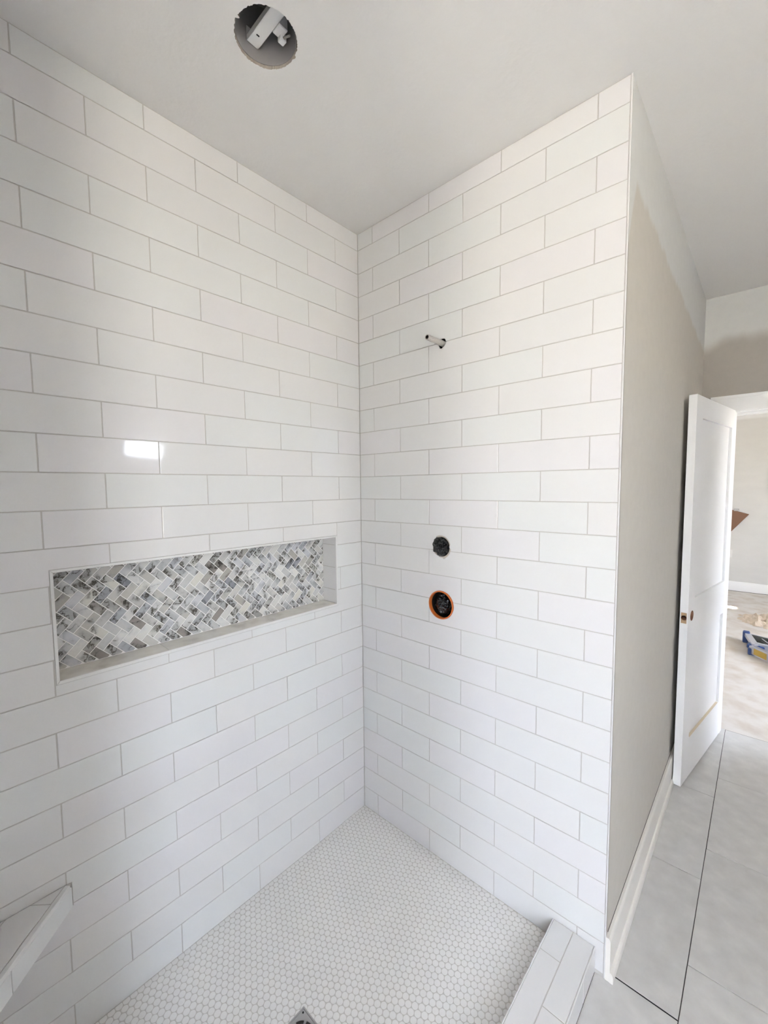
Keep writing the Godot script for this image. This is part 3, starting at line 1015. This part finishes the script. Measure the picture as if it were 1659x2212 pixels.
# ---------------------------------------------------------------- joinery
func build_joinery() -> void:
	# baseboard and shoe along the beige wall
	var bb := setting("baseboard_passage", "white baseboard with a shoe strip along the beige wall beside the shower", "baseboard")
	var b := MB.new()
	b.xf = Transform3D(Basis(V(1, 0, 0), V(0, 1, 0), V(0, 0, 1)), V(1.1007, F, -1.999))
	b.plate(PackedVector2Array([Vector2(0, 0), Vector2(0.0142, 0), Vector2(0.0142, 0.138), Vector2(0.0125, 0.146), Vector2(0.009, 0.150), Vector2(0, 0.150)]), 0.0, 1.9995, 0.0)
	part("board", b.done(), M.base_paint, bb)
	b = MB.new()
	b.xf.origin = V(1.1150, F + 0.0003, -1.999)
	b.plate(PackedVector2Array([Vector2(0, 0), Vector2(0.0100, 0), Vector2(0.0100, 0.022), Vector2(0.0088, 0.029), Vector2(0.0055, 0.034), Vector2(0, 0.036)]), 0.0, 2.001, 0.0)
	part("shoe", b.done(), M.base_paint, bb)
	part("gap", boxes([[V(1.1003, F + 0.1500, -1.999), V(1.1016, F + 0.1525, -0.02)]]), M.joint, bb)

	var bf := setting("baseboard_bedroom", "white baseboard along the far wall of the next room", "baseboard")
	part("board", boxes([[V(-1.6, F - 0.006, -6.879), V(4.5, F + 0.137, -6.865)]], 0.003), M.white_paint, bf)
	part("gap", boxes([[V(-1.6, F - 0.011, -6.879), V(4.5, F - 0.006, -6.868)]]), M.joint, bf)

	# door casing and jamb
	var tr := setting("trim_1", "white painted door casing around the doorway in the end wall", "door casing")
	part("jamb", boxes([[V(DX0, F, -2.125), V(DX0 + 0.018, DTOP, -1.997)], [V(DX1 - 0.018, F, -2.125), V(DX1, DTOP, -1.997)], [V(DX0 + 0.018, DTOP - 0.018, -2.125), V(DX1 - 0.018, DTOP, -1.997)], [V(DX0 + 0.018, DTOP - 0.030, -2.075), V(DX1 - 0.018, DTOP - 0.018, -2.040)]], 0.0008), M.white_paint, tr)
	part("head_casing", boxes([[V(DX0 - 0.105, DTOP - 0.012, -2.0), V(DX1 + 0.105, DTOP + 0.088, -1.983)]], 0.002), M.white_paint, tr)
	part("back_band", boxes([[V(DX0 - 0.105, DTOP + 0.070, -1.984), V(DX1 + 0.105, DTOP + 0.088, -1.978)]], 0.0015), M.white_paint, tr)
	part("leg_casing", boxes([[V(DX0 - 0.098, F, -2.0), V(DX0 - 0.005, DTOP - 0.012, -1.983)]], 0.002), M.white_paint, tr)
	part("leg_casing", boxes([[V(DX1 + 0.005, F, -2.0), V(DX1 + 0.098, DTOP - 0.012, -1.983)]], 0.002), M.white_paint, tr)

	# open two-panel door; local x from the free edge to the hinge, y up from the floor, z out of the face that shows
	var dir := V(sin(deg_to_rad(8.44)), 0, -cos(deg_to_rad(8.44)))
	var nrm := V(cos(deg_to_rad(8.44)), 0, sin(deg_to_rad(8.44)))
	var dr := setting("door_1", "open white two-panel door with an empty knob hole, standing almost flat against the beige wall", "door")
	dr.transform = Transform3D(Basis(dir, V(0, 1, 0), nrm), V(1.1565, F, -1.2155))
	var w := 0.812
	var y0 := 0.015
	var y1 := 2.0645
	var th := 0.035
	var rec := 0.013
	var lock := CSGCombiner3D.new()
	lock.name = "lock_stile"
	dr.add_child(lock)
	var stile := CSGBox3D.new()
	stile.name = "stile_board"
	stile.size = V(0.110, y1 - y0, th)
	stile.position = V(0.055, (y0 + y1) / 2, -th / 2)
	stile.material = M.white_paint
	lock.add_child(stile)
	var ky := 0.9285
	for hcut in [[0.0272, th + 0.02, V(0.0685, ky, -th / 2), PI / 2, 0.0], [0.0125, 0.08, V(0.03, ky - 0.003, -th / 2), 0.0, PI / 2]]:
		var c := CSGCylinder3D.new()
		c.name = "bore"
		c.radius = hcut[0]
		c.height = hcut[1]
		c.sides = 28
		c.operation = CSGShape3D.OPERATION_SUBTRACTION
		c.position = hcut[2]
		c.rotation = V(hcut[3], 0, hcut[4])
		c.material = M.wood_dark
		lock.add_child(c, true)
	var mort := CSGBox3D.new()
	mort.name = "mortise"
	mort.size = V(0.006, 0.056, 0.0245)
	mort.position = V(0.0, ky - 0.003, -th / 2)
	mort.operation = CSGShape3D.OPERATION_SUBTRACTION
	mort.material = M.wood
	lock.add_child(mort)
	part("hinge_stile", boxes([[V(0.712, y0, -th), V(w, y1, 0)]], 0.0012), M.white_paint, dr)
	for r in [[y0, 0.241], [0.815, 1.018], [1.955, y1]]:
		part("rail", boxes([[V(0.110, r[0], -th), V(0.712, r[1], 0)]], 0.0004), M.white_paint, dr)
	for r in [[0.241, 0.815], [1.018, 1.955]]:
		part("panel", boxes([[V(0.110, r[0], -th + rec), V(0.712, r[1], -rec)]]), M.white_paint, dr)
	part("bare_ledge", boxes([[V(0.125, 0.2405, -rec), V(0.700, 0.2416, -0.0006)]]), M.bare, dr)
	for hy in [0.25, 1.03, 1.82]:
		b = MB.new()
		b.xf.origin = V(w + 0.004, hy - 0.045, -th + 0.0)
		b.lathe(PackedVector2Array([Vector2(0.0001, 0.0), Vector2(0.0055, 0.0), Vector2(0.0055, 0.09), Vector2(0.0001, 0.09)]), 12)
		part("hinge", b.done(), M.steel, dr)

# ---------------------------------------------------------------- things in the far room
func beam(a: Vector3, c: Vector3, width: float, height: float, e := 0.003) -> MB:
	var b := MB.new()
	var d := c - a
	var x := d.normalized()
	var z := x.cross(Vector3.UP).normalized()
	b.xf = Transform3D(Basis(x, z.cross(x), z), a)
	b.box(V(0, 0, -width / 2), V(d.length(), height, width / 2), e)
	return b

func build_far_room() -> void:
	var fy := F - 0.011
	# folded step ladder lying on its side on the slab, its foot end towards the doorway edge
	var la := thing("step_ladder", "aluminium folding ladder with blue feet and yellow label lying on concrete beyond the door", "ladder", V(1.36, fy, -4.0))
	var o := la.position
	var A := V(1.345, fy + 0.012, -4.235)
	var B := V(1.385, fy + 0.012, -3.86)
	var ra := V(0.93, 0, 0.36).normalized()
	part("rail", beam(A - o, A - o + ra * 1.5, 0.03, 0.085).done(), M.olive, la)
	part("rail", beam(B - o, B - o + V(0.62, 0, 0.78).normalized() * 1.3, 0.034, 0.075).done(), M.alu, la)
	part("foot_brace", beam(A - o + V(0.01, 0.055, 0.02), B - o + V(0.03, 0.055, -0.02), 0.05, 0.035).done(), M.alu, la)
	part("lower_brace", beam(A - o + V(0.03, 0.004, 0.03), B - o + V(0.03, 0.004, -0.03), 0.02, 0.05).done(), M.alu, la)
	part("rail", beam(B - o + V(0.03, 0.045, -0.06), B - o + V(0.03, 0.045, -0.06) + V(0.95, 0, 0.3).normalized() * 1.3, 0.036, 0.05).done(), M.alu, la)
	for k in 3:
		var s := A - o + ra * (0.16 + 0.3 * k)
		part("step", beam(s + V(0, 0.045, 0), s + V(0.09, 0.045, 0.30), 0.085, 0.012).done(), M.alu if k % 2 else M.olive, la)
	part("rail_lip", beam(A - o + V(0.02, 0.083, 0.012), A - o + V(0.02, 0.083, 0.012) + ra * 1.4, 0.008, 0.008).done(), M.alu, la)
	part("spreader", beam(A - o + V(0.10, 0.070, 0.02), B - o + V(0.20, 0.045, -0.06), 0.012, 0.006).done(), M.alu, la)
	part("rail_lip", beam(B - o + V(0.02, 0.074, 0.0), B - o + V(0.02, 0.074, 0.0) + V(0.62, 0, 0.78).normalized() * 1.2, 0.010, 0.010).done(), M.alu, la)
	part("hinge_pin", beam(B - o + V(0.02, 0.05, -0.07), B - o + V(0.12, 0.05, 0.05), 0.014, 0.014).done(), M.blue, la)
	part("foot_cap", boxes([[A - o + V(-0.03, -0.012, -0.03), A - o + V(0.025, 0.105, 0.03)]], 0.008), M.blue, la)
	part("foot_cap", boxes([[B - o + V(-0.03, 0.035, -0.10), B - o + V(0.10, 0.075, -0.015)]], 0.008), M.blue, la)
	part("foot_cap", boxes([[B - o + V(-0.02, -0.012, -0.05), B - o + V(0.04, 0.055, 0.035)]], 0.008), M.blue, la)
	var n2 := V(0.62, 0, 0.78).normalized()
	var lb := beam(B - o + n2 * 0.06 + V(-0.0145, 0.012, 0.0115), B - o + n2 * 0.20 + V(-0.0145, 0.012, 0.0115), 0.003, 0.055, 0.0)
	part("label", lb.done(), M.yellow, la)

	# low heap of crumpled paper and dust
	var de := MB.new()
	var nz := noise(6.0, 17, 4)
	var cx := V(1.66, fy, -5.22)
	var f := func(i: int, j: int) -> Vector3:
		var u := i / 36.0 * 2 - 1
		var t := j / 36.0 * 2 - 1
		var r := sqrt(u * u + t * t)
		var rr := 1.0 + 0.25 * nz.get_noise_2d(u * 0.4, t * 0.4)
		var h := maxf(0.0, 1.0 - r / rr)
		return cx + V(u * 0.42, 0.001 + 0.11 * pow(h, 0.8) * maxf(0.0, 0.55 + 1.5 * nz.get_noise_2d(u * 0.8 + 3.0, t * 1.4)), t * 0.36)
	for i in 36:
		for j in 36:
			var q := [f.call(i, j), f.call(i, j + 1), f.call(i + 1, j + 1), f.call(i + 1, j)]
			if maxf(maxf(q[0].y, q[1].y), maxf(q[2].y, q[3].y)) > fy + 0.008:
				de.quad(q[0], q[1], q[2], q[3])
	var dm := part("debris_heap", de.done(), M.paper, self)
	tag(dm, "low heap of crumpled tan paper and dust on the concrete behind the ladder", "debris", "", "stuff")

	# brown board hanging from a clip, mostly hidden by the door
	var bo := thing("clipboard", "brown board with small clip hanging crooked on far room wall past door edge", "clipboard", V(1.05, 0.93, -6.87))
	var pb := MB.new()
	pb.plate(PackedVector2Array([Vector2(0.2155, 0.1115), Vector2(-0.02, -0.215), Vector2(-0.26, -0.02), Vector2(-0.05, 0.195)]), 0.0, 0.012, 0.002)
	part("board", pb.done(), M.brown, bo)
	part("clip", boxes([[V(0.04, 0.155, 0.004), V(0.10, 0.190, 0.020)]], 0.005), M.steel, bo)

	var ou := thing("wall_outlet", "white outlet cover plate low on the far room wall beside the door edge", "outlet", V(1.062, 0.436, -6.88))
	part("plate", boxes([[V(-0.036, -0.058, 0.0), V(0.036, 0.058, 0.006)]], 0.002), M.trim, ou)
	part("socket", boxes([[V(-0.017, 0.006, 0.005), V(0.017, 0.034, 0.008)]], 0.001), M.trim, ou)
	part("socket", boxes([[V(-0.017, -0.034, 0.005), V(0.017, -0.006, 0.008)]], 0.001), M.trim, ou)

# ----------------------------------------------------------------
func _ready() -> void:
	rng.seed = 4
	# camera
	cam = Camera3D.new()
	cam.name = "camera"
	add_child(cam)
	cam.transform = Transform3D(Basis(V(0.73572675, -0.01025729, -0.67720081), V(-0.04141423, 0.99733289, -0.06009959), V(0.6760111, 0.07226263, 0.73333969)), V(1.42127, 1.49945, 1.4278))
	cam.projection = Camera3D.PROJECTION_FRUSTUM
	cam.near = 0.05
	cam.far = 100.0
	cam.size = 2212.0 / 907.9926 * cam.near
	cam.frustum_offset = Vector2(15.019, 12.029) / 907.9926 * cam.near
	# sky, sun, exposure
	var sky := ProceduralSkyMaterial.new()
	sky.sky_top_color = Color(0.76, 0.80, 0.89)
	sky.sky_horizon_color = Color(0.68, 0.70, 0.73)
	sky.ground_horizon_color = Color(0.75, 0.725, 0.69)
	sky.ground_bottom_color = Color(0.71, 0.685, 0.65)
	sky.sky_curve = 0.25
	sky.sky_energy_multiplier = 1.45
	sky.ground_energy_multiplier = 1.5
	sky.sun_angle_max = 0.0
	var env := Environment.new()
	env.background_mode = Environment.BG_SKY
	env.sky = Sky.new()
	env.sky.sky_material = sky
	env.background_energy_multiplier = 6.0
	env.tonemap_mode = Environment.TONE_MAPPER_LINEAR
	env.tonemap_exposure = 4.65
	var sun := DirectionalLight3D.new()
	sun.name = "sun"
	add_child(sun)
	sun.look_at_from_position(Vector3.ZERO, V(0.80, -0.575, 0.10))
	sun.light_energy = 6.0
	sun.light_color = Color(1.0, 0.95, 0.87)
	sun.light_angular_distance = 0.5
	sun.shadow_enabled = true
	sun.sky_mode = DirectionalLight3D.SKY_MODE_LIGHT_ONLY
	env.sdfgi_enabled = true
	env.ssao_enabled = true
	env.ssil_enabled = true
	var we := WorldEnvironment.new()
	we.name = "world_environment"
	we.environment = env
	add_child(we)

	make_materials()
	build_shell()
	build_tiled_walls()
	build_pan()
	build_curb_and_bench()
	build_plumbing()
	build_joinery()
	build_far_room()
